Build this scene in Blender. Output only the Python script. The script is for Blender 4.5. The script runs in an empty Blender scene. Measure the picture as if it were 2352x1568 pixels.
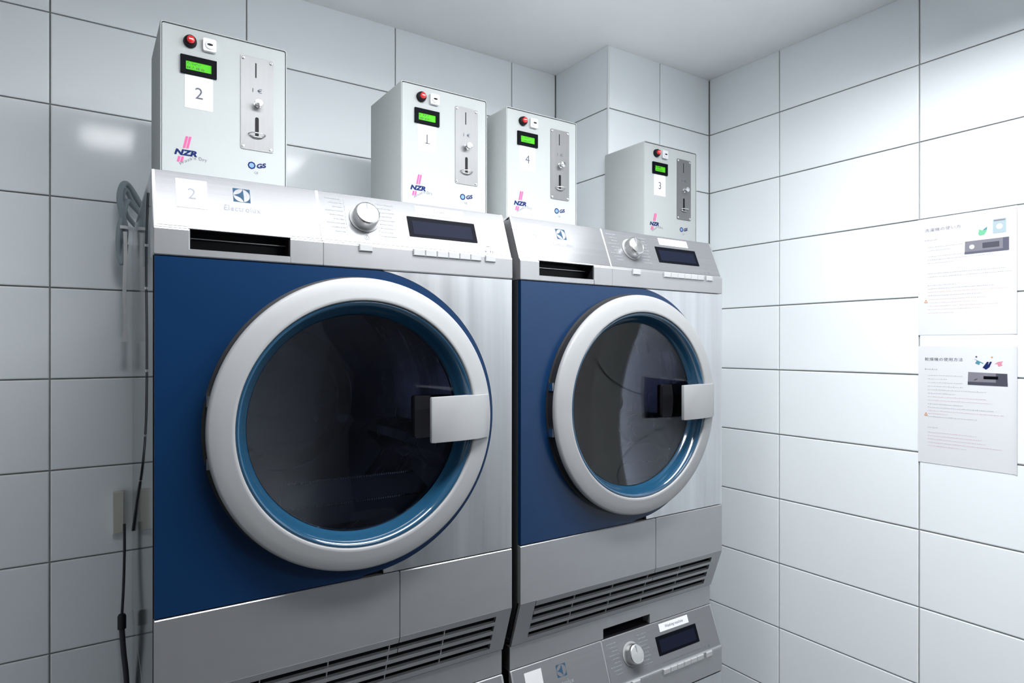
import bpy, bmesh, math, random
from mathutils import Vector, Matrix
random.seed(7)
SC = bpy.context.scene
COL = SC.collection
R = math.radians
HC = 1.44            # camera height; every z below is first written relative to the camera

# ------------------------------------------------------------------ camera
cd = bpy.data.cameras.new('camera')
cd.sensor_width = 36.0
cd.lens = 1466.07 / 2352 * 36
cd.shift_y = 12.0 / 2352
cd.clip_start = 0.02
cam = bpy.data.objects.new('camera', cd)
COL.objects.link(cam)
cam.matrix_world = (Matrix.Translation((-0.0773, -1.0124, HC)) @ Matrix.Rotation(R(56.3087 - 90), 4, 'Z')
                    @ Matrix.Rotation(R(90), 4, 'X') @ Matrix.Rotation(0.0008, 4, 'Z'))
SC.camera = cam

# ------------------------------------------------------------------ world, lamp strength, exposure
w = bpy.data.worlds.new('world'); SC.world = w; w.use_nodes = True
w.node_tree.nodes['Background'].inputs[0].default_value = (0.8, 0.85, 0.9, 1)
w.node_tree.nodes['Background'].inputs[1].default_value = 0.05
LAMP = 40.0           # strength of the ceiling lamp's diffuser
LAMP_DROP = 0.020      # how far the opal diffuser hangs below its housing
LAMP_COL = (0.97, 0.985, 1.0)
SC.view_settings.view_transform = 'Standard'
SC.view_settings.look = 'None'
SC.view_settings.gamma = 1.0
SC.view_settings.use_curve_mapping = False
SC.view_settings.exposure = 0.0

# ------------------------------------------------------------------ materials
MATS = {}
def lin(c):
    return tuple(((v / 255) / 12.92 if v / 255 <= 0.04045 else ((v / 255 + 0.055) / 1.055) ** 2.4) for v in c)
def mat(name, rgb, rough=0.5, metal=0.0, coat=0.0, spec=0.5, emit=None, es=0.0, noise=None, bump=None, rnd=0.0, coat_rough=0.05):
    """noise=(scale xyz, amount): colour and roughness variation; bump=(scale xyz, strength)"""
    m = bpy.data.materials.new(name); m.use_nodes = True
    nt = m.node_tree; b = nt.nodes['Principled BSDF']
    c = (*rgb, 1)
    b.inputs['Base Color'].default_value = c
    b.inputs['Roughness'].default_value = rough
    b.inputs['Metallic'].default_value = metal
    b.inputs['Coat Weight'].default_value = coat
    b.inputs['Coat Roughness'].default_value = coat_rough
    b.inputs['Specular IOR Level'].default_value = spec
    if emit:
        b.inputs['Emission Color'].default_value = (*emit, 1); b.inputs['Emission Strength'].default_value = es
    tc = nt.nodes.new('ShaderNodeTexCoord')
    def noisetex(scale, detail=3.0):
        mp = nt.nodes.new('ShaderNodeMapping'); mp.inputs['Scale'].default_value = scale
        nt.links.new(tc.outputs['Object'], mp.inputs['Vector'])
        n = nt.nodes.new('ShaderNodeTexNoise'); n.inputs['Scale'].default_value = 1.0; n.inputs['Detail'].default_value = detail
        nt.links.new(mp.outputs['Vector'], n.inputs['Vector'])
        return n
    last = None
    if noise:
        n = noisetex(noise[0])
        hs = nt.nodes.new('ShaderNodeMapRange')
        hs.inputs['From Min'].default_value = 0.3; hs.inputs['From Max'].default_value = 0.7
        hs.inputs['To Min'].default_value = 1 - noise[1]; hs.inputs['To Max'].default_value = 1 + noise[1]
        nt.links.new(n.outputs['Fac'], hs.inputs['Value'])
        vm = nt.nodes.new('ShaderNodeVectorMath'); vm.operation = 'SCALE'
        vm.inputs[0].default_value = rgb
        nt.links.new(hs.outputs['Result'], vm.inputs['Scale'])
        last = vm.outputs['Vector']
        rm = nt.nodes.new('ShaderNodeMath'); rm.operation = 'MULTIPLY'; rm.inputs[1].default_value = rough
        nt.links.new(hs.outputs['Result'], rm.inputs[0]); nt.links.new(rm.outputs[0], b.inputs['Roughness'])
    if rnd:
        oi = nt.nodes.new('ShaderNodeObjectInfo')
        mr = nt.nodes.new('ShaderNodeMapRange'); mr.inputs['To Min'].default_value = 1 - rnd; mr.inputs['To Max'].default_value = 1 + rnd
        nt.links.new(oi.outputs['Random'], mr.inputs['Value'])
        v2 = nt.nodes.new('ShaderNodeVectorMath'); v2.operation = 'SCALE'
        if last: nt.links.new(last, v2.inputs[0])
        else: v2.inputs[0].default_value = rgb
        nt.links.new(mr.outputs['Result'], v2.inputs['Scale']); last = v2.outputs['Vector']
    if last: nt.links.new(last, b.inputs['Base Color'])
    if bump:
        n = noisetex(bump[0], 2.0)
        bp = nt.nodes.new('ShaderNodeBump'); bp.inputs['Strength'].default_value = bump[1]; bp.inputs['Distance'].default_value = 0.002
        nt.links.new(n.outputs['Fac'], bp.inputs['Height']); nt.links.new(bp.outputs['Normal'], b.inputs['Normal'])
    MATS[name] = m
    return m

mat('tile', (0.785, 0.83, 0.855), 0.12, spec=0.18, noise=((2.5, 2.5, 2.5), 0.015), bump=((6, 6, 6), 0.07), rnd=0.015)
mat('grout', (0.27, 0.27, 0.265), 0.85, noise=((60, 60, 60), 0.12))
mat('corner_trim', (0.72, 0.74, 0.74), 0.3)
mat('ceiling_paint', (0.90, 0.91, 0.91), 0.9, noise=((9, 9, 9), 0.01), bump=((120, 120, 120), 0.06))
mat('wall_paint', (0.62, 0.64, 0.66), 0.85, noise=((7, 7, 7), 0.02), bump=((90, 90, 90), 0.06))
mat('wall_dark', (0.09, 0.095, 0.105), 0.8, noise=((7, 7, 7), 0.02))
mat('floor_tile', (0.14, 0.145, 0.15), 0.45, noise=((8, 8, 8), 0.08))
mat('dark_enamel', (0.030, 0.031, 0.035), 0.07, noise=((5, 5, 5), 0.01), bump=((3, 3, 1.2), 0.10))
mat('white_enamel', (0.70, 0.71, 0.73), 0.07, noise=((5, 5, 5), 0.01), bump=((3, 3, 1.2), 0.10))
mat('blue_panel', (0.0026, 0.0195, 0.063), 0.25, spec=0.3, coat=0.15, noise=((4, 4, 4), 0.05), coat_rough=0.12)
mat('steel', (0.56, 0.57, 0.59), 0.30, 1.0, noise=((38, 38, 1.6), 0.10), bump=((900, 900, 8), 0.03))
mat('steel_console', (0.135, 0.138, 0.147), 0.22, 0.08, spec=0.20, noise=((3, 160, 160), 0.04), bump=((8, 900, 900), 0.03))
mat('silver_paint', (0.335, 0.338, 0.35), 0.36, 0.7, noise=((25, 25, 25), 0.02))
mat('silver_ring', (0.285, 0.29, 0.297), 0.55, 0.15, spec=0.25, noise=((15, 15, 15), 0.02))
mat('black_plastic', (0.006, 0.006, 0.008), 0.5, spec=0.15)
mat('black_rubber', (0.006, 0.006, 0.008), 0.55)
mat('blue_plastic', (0.009, 0.046, 0.092), 0.12, coat=0.6)
mat('drum_steel', (0.50, 0.51, 0.56), 0.25, 0.95, noise=((6, 40, 6), 0.15))
mat('drum_dark', (0.06, 0.063, 0.08), 0.35, 0.3)
mat('chrome', (0.72, 0.72, 0.73), 0.14, 1.0)
mat('knob_metal', (0.66, 0.655, 0.645), 0.24, 1.0, noise=((200, 200, 200), 0.04))
mat('screen', (0.007, 0.009, 0.019), 0.5, spec=0.03)
mat('screen_frame', (0.003, 0.0035, 0.006), 0.5, spec=0.03)
mat('paper', (0.64, 0.65, 0.68), 0.75, spec=0.1)
mat('tape_paper', (0.50, 0.50, 0.51), 0.5, spec=0.25)
mat('button', (0.34, 0.345, 0.355), 0.4, spec=0.2)
mat('print_grey', (0.10, 0.11, 0.14), 0.6, spec=0.1)
mat('print_light', (0.24, 0.25, 0.28), 0.7, spec=0.05)
mat('print_faint', (0.330, 0.330, 0.370), 0.7, spec=0.05)
mat('print_red', (0.570, 0.400, 0.420), 0.7, spec=0.05)
mat('print_navy', (0.012, 0.022, 0.100), 0.7, spec=0.05)
mat('print_slate', (0.030, 0.065, 0.110), 0.7, spec=0.05)
mat('print_pink', (0.60, 0.105, 0.26), 0.7, spec=0.05)
mat('print_sky', (0.16, 0.28, 0.48), 0.5, spec=0.1)
mat('print_green', (0.160, 0.460, 0.280), 0.7, spec=0.05)
mat('print_teal', (0.06, 0.22, 0.28), 0.6)
mat('print_rose', (0.600, 0.250, 0.320), 0.7, spec=0.05)
mat('print_skyblue', (0.340, 0.430, 0.470), 0.7, spec=0.05)
mat('print_orange', (0.55, 0.22, 0.08), 0.6)
mat('print_silver', (0.110, 0.110, 0.150), 0.7, spec=0.05)
mat('print_dark', (0.05, 0.05, 0.075), 0.6)
mat('print_midgrey', (0.200, 0.195, 0.230), 0.7, spec=0.05)
mat('box_paint', (0.375, 0.40, 0.40), 0.55, spec=0.1, noise=((12, 12, 12), 0.01), bump=((300, 300, 300), 0.03))
mat('coin_steel', (0.19, 0.192, 0.195), 0.50, 0.7, noise=((140, 140, 4), 0.06))
mat('red_plastic', (0.55, 0.012, 0.015), 0.18, coat=0.5)
mat('white_plastic', (0.58, 0.59, 0.60), 0.35, spec=0.3)
mat('lcd_green', (0.05, 0.32, 0.01), 0.5, spec=0.1, emit=(0.10, 0.72, 0.015), es=0.32)
mat('lcd_ink', (0.03, 0.12, 0.01), 0.5)
mat('lamp_housing', (0.75, 0.75, 0.75), 0.4)
mat('lamp_diffuser', (0.9, 0.9, 0.9), 0.5, emit=LAMP_COL, es=LAMP)
mat('cable_grey', (0.24, 0.29, 0.32), 0.45)
mat('cable_dark', (0.045, 0.045, 0.055), 0.5, spec=0.2)
mat('strap_white', (0.66, 0.67, 0.68), 0.7)
mat('beige_plastic', (0.55, 0.55, 0.48), 0.5)

def glass_mat():
    m = bpy.data.materials.new('door_glass'); m.use_nodes = True; nt = m.node_tree; nt.nodes.clear()
    o = nt.nodes.new('ShaderNodeOutputMaterial'); mx = nt.nodes.new('ShaderNodeMixShader')
    tr = nt.nodes.new('ShaderNodeBsdfTransparent'); tr.inputs[0].default_value = (0.68, 0.71, 0.80, 1)
    gl = nt.nodes.new('ShaderNodeBsdfGlossy'); gl.inputs['Roughness'].default_value = 0.03
    fr = nt.nodes.new('ShaderNodeFresnel'); fr.inputs[0].default_value = 1.42
    nt.links.new(fr.outputs[0], mx.inputs[0]); nt.links.new(tr.outputs[0], mx.inputs[1]); nt.links.new(gl.outputs[0], mx.inputs[2])
    nt.links.new(mx.outputs[0], o.inputs[0]); MATS['door_glass'] = m
glass_mat()

# ------------------------------------------------------------------ helpers
class MB:
    """collects faces; build() links them as one mesh object. Coordinates: camera-relative z, minus ORG."""
    def __init__(s): s.v = []; s.f = []
    def add(s, verts, faces):
        o = len(s.v); s.v += [tuple(p) for p in verts]; s.f += [[i + o for i in f] for f in faces]; return s
    def box(s, x0, x1, y0, y1, z0, z1):
        return s.add([(x0,y0,z0),(x1,y0,z0),(x1,y1,z0),(x0,y1,z0),(x0,y0,z1),(x1,y0,z1),(x1,y1,z1),(x0,y1,z1)],
                     [(0,3,2,1),(4,5,6,7),(0,1,5,4),(1,2,6,5),(2,3,7,6),(3,0,4,7)])
    def cbox(s, x0, x1, y0, y1, z0, z1, c):
        """box with chamfered edges on the -y face"""
        return s.add([(x0,y0+c,z0),(x1,y0+c,z0),(x1,y0+c,z1),(x0,y0+c,z1),(x0+c,y0,z0+c),(x1-c,y0,z0+c),(x1-c,y0,z1-c),(x0+c,y0,z1-c),
                      (x0,y1,z0),(x1,y1,z0),(x1,y1,z1),(x0,y1,z1)],
                     [(4,5,6,7),(0,1,5,4),(1,2,6,5),(2,3,7,6),(3,0,4,7),(0,8,9,1),(1,9,10,2),(2,10,11,3),(3,11,8,0),(8,11,10,9)])
    def prism(s, prof, x0, x1, ch=0.0):
        """profile of (y,z), extruded along x; ch insets the ends"""
        n = len(prof); cy = sum(p[0] for p in prof)/n; cz = sum(p[1] for p in prof)/n
        rings = []
        if ch > 0:
            ins = []
            for (y, z) in prof:
                d = math.hypot(y-cy, z-cz) or 1; k = (d-ch)/d
                ins.append((cy+(y-cy)*k, cz+(z-cz)*k))
            rings = [(x0, ins), (x0+ch, prof), (x1-ch, prof), (x1, ins)]
        else: rings = [(x0, prof), (x1, prof)]
        v = []; f = []
        for x, pr in rings: v += [(x, y, z) for y, z in pr]
        for k in range(len(rings)-1):
            for i in range(n):
                j = (i+1) % n; f.append((k*n+i, k*n+j, (k+1)*n+j, (k+1)*n+i))
        f.append(tuple(range(n-1, -1, -1))); f.append(tuple((len(rings)-1)*n+i for i in range(n)))
        return s.add(v, f)
    def lathe(s, prof, C, n=96, U=(1,0,0), V=(0,0,1), N=(0,-1,0), closed=False):
        """profile (r, off): ring around C in the plane U,V; off runs along N"""
        U = Vector(U); V = Vector(V); N = Vector(N); C = Vector(C); m = len(prof); v = []; f = []
        for i in range(n):
            a = 2*math.pi*i/n; d = U*math.cos(a)+V*math.sin(a)
            for r, o in prof: v.append(C + d*r + N*o)
        mm = m if closed else m-1
        for i in range(n):
            j = (i+1) % n
            for k in range(mm):
                l = (k+1) % m; f.append((i*m+k, i*m+l, j*m+l, j*m+k))
        return s.add(v, f)
    def disc(s, r, C, off=0, n=48, U=(1,0,0), V=(0,0,1), N=(0,-1,0)):
        U = Vector(U); V = Vector(V); N = Vector(N); C = Vector(C)+N*off
        return s.add([C+U*r*math.cos(2*math.pi*i/n)+V*r*math.sin(2*math.pi*i/n) for i in range(n)], [tuple(range(n))])
    def tube(s, pts, r, n=10, caps=True):
        pts = [Vector(p) for p in pts]; v = []; f = []; up = Vector((0.31,0.22,0.92)); prev = None
        for i, p in enumerate(pts):
            t = (pts[min(i+1,len(pts)-1)]-pts[max(i-1,0)]).normalized()
            a = prev - t*prev.dot(t) if prev is not None else up - t*up.dot(t)
            if a.length < 1e-4: a = t.orthogonal()
            a.normalize(); b = t.cross(a); prev = a
            rr = r[i] if isinstance(r, (list, tuple)) else r
            for k in range(n):
                q = 2*math.pi*k/n; v.append(p + a*rr*math.cos(q) + b*rr*math.sin(q))
        for i in range(len(pts)-1):
            for k in range(n):
                l = (k+1) % n; f.append((i*n+k, i*n+l, (i+1)*n+l, (i+1)*n+k))
        if caps: f.append(tuple(range(n-1,-1,-1))); f.append(tuple((len(pts)-1)*n+k for k in range(n)))
        return s.add(v, f)
    def poly(s, pts): return s.add(pts, [tuple(range(len(pts)))])
    def slab(s, loop, P, t0, t1):
        """2-D loop (u,v) extruded between offsets t0..t1 of the frame P(u,v,off)"""
        n = len(loop); v = [P(u, w_, t0) for u, w_ in loop] + [P(u, w_, t1) for u, w_ in loop]
        f = [tuple(range(n)), tuple(range(2*n-1, n-1, -1))] + [(i, n+i, n+(i+1) % n, (i+1) % n) for i in range(n)]
        return s.add(v, f)
    def build(s, name, m, parent=None, org=(0,0,0), smooth=None, world=False):
        me = bpy.data.meshes.new(name)
        dz = HC if world else 0
        me.from_pydata([(p[0]-org[0], p[1]-org[1], p[2]-org[2]+dz) for p in s.v], [], s.f)
        bm = bmesh.new(); bm.from_mesh(me); bmesh.ops.recalc_face_normals(bm, faces=bm.faces); bm.to_mesh(me); bm.free()
        me.materials.append(MATS[m])
        if smooth:
            me.shade_smooth(); me.set_sharp_from_angle(angle=R(smooth))
        me.update()
        ob = bpy.data.objects.new(name, me); COL.objects.link(ob)
        if parent is not None: ob.parent = parent
        return ob
def tag(o, label=None, cat=None, group=None, kind=None):
    for k, v in (('label', label), ('category', cat), ('group', group), ('kind', kind)):
        if v: o[k] = v
    return o
def empty(name, loc, rz=0.0):
    e = bpy.data.objects.new(name, None); COL.objects.link(e); e.empty_display_size = 0.1
    e.location = loc; e.rotation_euler = (0, 0, rz); return e
def rrect(u0, u1, v0, v1, r, n=5):
    out = []
    for cu, cv, a0 in ((u1-r, v1-r, 0), (u0+r, v1-r, 90), (u0+r, v0+r, 180), (u1-r, v0+r, 270)):
        for i in range(n+1):
            a = R(a0 + 90*i/n); out.append((cu+r*math.cos(a), cv+r*math.sin(a)))
    return out

_text_cache = {}
def text_mesh(body, shear=0.0, bold=0.0, spacing=1.0):
    key = (body, shear, bold, spacing)
    if key in _text_cache: return _text_cache[key]
    c = bpy.data.curves.new('text', 'FONT'); c.body = body; c.size = 1.0; c.shear = shear; c.offset = bold; c.space_character = spacing
    c.resolution_u = 3; c.fill_mode = 'FRONT'
    o = bpy.data.objects.new('text', c); COL.objects.link(o)
    bpy.context.view_layer.update()
    me = bpy.data.meshes.new_from_object(o.evaluated_get(bpy.context.evaluated_depsgraph_get()))
    vs = [(v.co.x, v.co.y) for v in me.vertices]; fs = [tuple(p.vertices) for p in me.polygons]
    bpy.data.objects.remove(o); bpy.data.curves.remove(c); bpy.data.meshes.remove(me)
    _text_cache[key] = (vs, fs); return vs, fs
def add_text(mb, body, P, u0, v0, height=None, width=None, off=0.0003, warp=None, center=False, **kw):
    """lay text flat on frame P(u,v,off), its box starting at (u0,v0)"""
    vs, fs = text_mesh(body, **kw)
    if not vs: return mb
    xa = min(v[0] for v in vs); xb = max(v[0] for v in vs); ya = min(v[1] for v in vs); yb = max(v[1] for v in vs)
    sy = height/(yb-ya) if height else width/(xb-xa)
    sx = width/(xb-xa) if width else sy
    du = (xb-xa)*sx/2 if center else 0
    pts = [(u0+(x-xa)*sx-du, v0+(y-ya)*sy) for x, y in vs]
    if warp: pts = [warp(*p) for p in pts]
    return mb.add([P(u, v, off) for u, v in pts], fs)

# ================================================================== THE ROOM
XR, YB, YP, XP = 1.711, 0.7059, 0.4434, 1.2444       # right wall, back wall, pillar front, pillar side
ZC, ZF = 0.9195, -HC                                # ceiling, floor (camera-relative)
XL, YF = -1.375, -3.9                               # walls behind the camera's view
GAP, DEP = 0.0034, 0.0065
ZR = [0.7286 + 0.2*k for k in (1, 0, -1, -2, -3, -4, -5, -6, -7, -8, -9, -10, -11)]

def tile_mesh(wd, ht, cache={}):
    """tile lying in its own x-z plane, face at y=0, slightly pillowed edge"""
    k = (round(wd, 4), round(ht, 4))
    if k not in cache:
        e, d = 0.0022, 0.0009
        hx, hz = wd/2, ht/2
        v = [(-hx,d,-hz),(hx,d,-hz),(hx,d,hz),(-hx,d,hz),(-hx+e,0,-hz+e),(hx-e,0,-hz+e),(hx-e,0,hz-e),(-hx+e,0,hz-e),
             (-hx,DEP,-hz),(hx,DEP,-hz),(hx,DEP,hz),(-hx,DEP,hz)]
        f = [(4,5,6,7),(0,1,5,4),(1,2,6,5),(2,3,7,6),(3,0,4,7),(0,8,9,1),(1,9,10,2),(2,10,11,3),(3,11,8,0)]
        me = bpy.data.meshes.new('tile'); me.from_pydata(v, [], f)
        me.materials.append(MATS['tile']); me.update(); cache[k] = me
    return cache[k]
def tile_wall(wall, edges, place, rz):
    """edges: joint positions along the wall; place(u) -> (x, y) of the tile face"""
    for u0, u1 in zip(edges[:-1], edges[1:]):
        for z1, z0 in zip(ZR[:-1], ZR[1:]):
            z1c, z0c = min(z1, ZC), max(z0, ZF)
            if z1c - z0c < 0.02: continue
            t1 = z1c if z1c < z1 else z1 - GAP/2
            t0 = z0c if z0c > z0 else z0 + GAP/2
            o = bpy.data.objects.new('tile', tile_mesh(abs(u1-u0)-GAP, t1-t0)); COL.objects.link(o)
            x, y = place((u0+u1)/2)
            o.parent = wall
            o.location = (x, y, (t0+t1)/2+HC)
            o.rotation_euler = (random.uniform(-1, 1)*0.0016, random.uniform(-1, 1)*0.0006, rz + random.uniform(-1, 1)*0.0016)

wb = MB().box(XL-0.1, XP+0.1, YB+DEP-0.0016, YB+0.12, ZF, ZC).build('wall_back', 'grout', world=True); tag(wb, kind='structure')
tile_wall(wb, [-0.1439+0.4037*k for k in (-3, -2, -1, 0, 1, 2, 3)] + [XP], lambda u: (u, YB), 0)
MB().box(XL, -0.1439-0.4037*3, YB-0.001, YB+0.005, ZF, ZC).build('plaster', 'wall_paint', wb, world=True)
wr = MB().box(XR+DEP-0.0016, XR+0.12, YF-0.1, YP+0.4, ZF, ZC).build('wall_right', 'grout', world=True); tag(wr, kind='structure')
tile_wall(wr, [YP, 0.1759] + [-0.2243-0.4002*k for k in range(7)], lambda u: (XR, u), -math.pi/2)
MB().box(XR-0.001, XR+0.006, YF, -2.6274, ZF, ZC).build('plaster', 'wall_paint', wr, world=True)
wp = MB().box(XP+DEP-0.0016, XR+0.02, YP+DEP-0.0016, YB+0.1, ZF, ZC).build('wall_pillar', 'grout', world=True); tag(wp, kind='structure')
tile_wall(wp, [XP+0.004, 1.4695, XR], lambda u: (u, YP), 0)
tile_wall(wp, [YP+0.004, YB], lambda u: (XP, u), -math.pi/2)
tag(MB().box(XP-0.0006, XP+0.004, YP-0.0006, YP+0.004, ZF, ZC).build('trim_1', 'corner_trim', world=True), kind='structure')
tag(MB().box(XL-0.1, XR+0.1, YF-0.1, YB+0.1, ZC, ZC+0.1).build('ceiling', 'ceiling_paint', world=True), kind='structure')
tag(MB().box(XL-0.1, XR+0.1, YF-0.1, YB+0.1, ZF-0.1, ZF).build('floor', 'floor_tile', world=True), kind='structure')
tag(MB().box(XL-0.1, XL, YF, YB, ZF, ZC).build('wall_left', 'wall_paint', world=True), kind='structure')
tag(MB().box(XL-0.1, XR+0.1, YF-0.1, YF, ZF, ZC).build('wall_front', 'wall_dark', world=True), kind='structure')

# ================================================================== CEILING LAMP AND ADDED FILL LAMP (above the frame)
def lamp(x0, x1, yc, label):
    hw, zl = 0.120, 0.795
    c = ((x0+x1)/2, yc, ZC)
    e = empty('ceiling_light', (c[0], c[1], ZC+HC))
    tag(e, label, 'ceiling light', 'ceiling lights')
    MB().box(x0, x1, yc-hw, yc+hw, zl+0.0005, ZC-0.0005).build('housing', 'lamp_housing', e, c)
    n = 12
    prof = [(yc+(hw-0.008)*math.cos(math.pi*i/n), zl-LAMP_DROP*math.sin(math.pi*i/n)**0.8) for i in range(n+1)]
    MB().prism(prof, x0+0.012, x1-0.012).build('diffuser', 'lamp_diffuser', e, c, smooth=50)
    for a, d in ((x0, x0+0.0115), (x1-0.0115, x1)):
        MB().box(a, d, yc-hw, yc+hw, zl-LAMP_DROP-0.004, zl).build('end_cap', 'lamp_housing', e, c)
lamp(-0.10, 1.33, -0.46, 'long white ceiling light with glowing strip diffuser, in front of the dryers')
lamp(0.75, 1.55, -1.65, 'added fill light out of view, shorter white fixture with glowing strip diffuser, at the back of the room')  # second fixture is an added, unseen fill for ambient light and steel reflections

def smooth_path(pts, n=6):
    pts = [Vector(p) for p in pts]; out = []
    for i in range(len(pts)-1):
        p0, p1, p2, p3 = pts[max(i-1,0)], pts[i], pts[i+1], pts[min(i+2,len(pts)-1)]
        for k in range(n):
            t = k/n
            out.append(0.5*((2*p1)+(-p0+p2)*t+(2*p0-5*p1+4*p2-p3)*t*t+(-p0+3*p1-3*p2+p3)*t**3))
    out.append(pts[-1]); return out
def side_cable(e, org):
    """thin cable clipped to the left side of the cabinet"""
    yz = [(0.112,0.236),(0.150,0.18),(0.160,0.12),(0.144,0.03),(0.144,-0.07),(0.180,-0.144),(0.270,-0.215),(0.430,-0.300),(0.600,-0.400)]
    pts = smooth_path([(-0.0010-0.0020*max(0, y-0.2), y, z) for y, z in yz])
    c = MB().tube(pts, [0.0008+0.0016*max(0, i-32)/16 for i in range(len(pts))], 8).build('power_cable', 'cable_dark', e, org, smooth=60)
    for k in (8, 14, 22, 30, 38, 44):
        p, q = pts[k-1], pts[k+1]; d = (q-p).normalized()*0.002
        MB().tube([pts[k]-d, pts[k]+d], 0.0016, 8).build('clip', 'strap_white', c, org, smooth=60)

# ================================================================== MACHINES
W = 0.595
DC = Vector((W/2, 0, -0.1235))                       # centre of the dryer door on its face
# frames
def FACE(u, v, off): return (u, -off, v)
class Slope:
    """sloping console: y = ya + k (z - za)"""
    def __init__(s, ya, za, k):
        s.ya, s.za, s.k = ya, za, k; L = math.hypot(1, k); s.n = (0, -1/L, k/L)
    def __call__(s, u, z, off): return (u, s.ya+s.k*(z-s.za)+s.n[1]*off, z+s.n[2]*off)
    U = Vector((1, 0, 0))
    def V(s): return Vector((0, -s.n[2], -s.n[1])) * -1 if False else Vector((0, s.n[2], -s.n[1]))
    def N(s): return Vector(s.n)

def quad(mb, P, u0, u1, v0, v1, t0, t1): return mb.slab([(u0,v0),(u1,v0),(u1,v1),(u0,v1)], P, t0, t1)

def emblem(mb, P, u0, u1, v0, v1, off=0.0008):
    """square with a round opening and a three-pointed star inside"""
    cu, cv, a, b = (u0+u1)/2, (v0+v1)/2, (u1-u0)/2, (v1-v0)/2
    def T(x, y): return P(cu+x*a, cv+y*b, off)
    for sx, sy in ((1,1),(-1,1),(-1,-1),(1,-1)):
        arc = [(0.97*math.cos(R(90*i/8)), 0.97*math.sin(R(90*i/8))) for i in range(9)]
        loop = [(1,1),(0,1)] + [(x, y) for x, y in reversed(arc)] + [(1,0)]
        # fan from the corner so that the piece stays valid
        pts = [(1,1),(1,0)] + arc + [(0,1)]
        o = len(mb.v); mb.v += [tuple(T(x*sx, y*sy)) for x, y in pts]
        for i in range(1, len(pts)-1): mb.f.append([o, o+i, o+i+1])
    # star: tips left, top, bottom; edges curve inwards, right edge bows slightly
    tips = [(-0.95, 0.0), (0.16, 0.96), (0.22, -0.95)]
    ctr = [(0.02, 0.22), (0.30, 0.0), (0.02, -0.22)]
    loop = []
    for i in range(3):
        p, q, c = tips[i], tips[(i+1) % 3], ctr[i]
        for k in range(8):
            t = k/8; loop.append(tuple((1-t)**2*p[j]+2*t*(1-t)*c[j]+t*t*q[j] for j in (0, 1)))
    o = len(mb.v); mb.v.append(tuple(T(0.12, 0.0))); mb.v += [tuple(T(*p)) for p in loop]
    n = len(loop)
    for i in range(n): mb.f.append([o, o+1+i, o+1+(i+1) % n])

def rect_r(th, C, x0, x1, z0, z1):
    c, s = math.cos(th), math.sin(th); t = 9
    if c > 1e-9: t = min(t, (x1-C[0])/c)
    if c < -1e-9: t = min(t, (x0-C[0])/c)
    if s > 1e-9: t = min(t, (z1-C[2])/s)
    if s < -1e-9: t = min(t, (z0-C[2])/s)
    return t
def ring_panel(mb, C, angs, rin, rout, y0, y1):
    """solid sheet between rin(th) and rout(th) over the angles"""
    n = len(angs); v = []; f = []
    for th in angs:
        c, s = math.cos(th), math.sin(th)
        for r, y in ((rin(th), y0), (rout(th), y0), (rout(th), y1), (rin(th), y1)): v.append((C[0]+r*c, y, C[2]+r*s))
    closed = abs(angs[-1]-angs[0]-2*math.pi) < 1e-6
    for i in range(n-1):
        for k in range(4):
            l = (k+1) % 4; f.append((i*4+k, i*4+l, (i+1)*4+l, (i+1)*4+k))
    if not closed: f.append((0,1,2,3)); f.append((4*n-4, 4*n-1, 4*n-2, 4*n-3))
    return mb.add(v, f)

def fascia(e, org, C, z0, z1):
    """blue field with steel to the right of an arc round the door opening"""
    x0, x1 = 0.0015, W-0.0015; ra, rh = 0.2525, 0.2215
    corners = [math.atan2(zz-C[2], xx-C[0]) for xx in (x0, x1) for zz in (z0, z1)]
    angs = sorted([2*math.pi*i/144 for i in range(144)] + [a % (2*math.pi) for a in corners[:2]])
    angs.append(angs[0]+2*math.pi)
    def rb(th):
        rr = rect_r(th, C, x0, x1, z0, z1)
        return rr if math.cos(th) <= 0 else min(rr, ra)
    MB_ = ring_panel(MB(), C, angs, lambda t: rh, rb, 0.0, 0.010)
    MB_.build('front_panel', 'blue_panel', e, org, smooth=30)
    amax = math.asin(min(1, min(z1-C[2], C[2]-z0)/(ra+0.0009)))
    aa = sorted([-amax+2*amax*i/90 for i in range(91)] + corners[2:])
    st = ring_panel(MB(), C, aa, lambda t: ra+0.0008, lambda t: max(ra+0.0009, rect_r(t, C, x0, x1, z0, z1)), 0.0002, 0.010)
    st.build('side_panel', 'steel', e, org, smooth=30)

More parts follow.
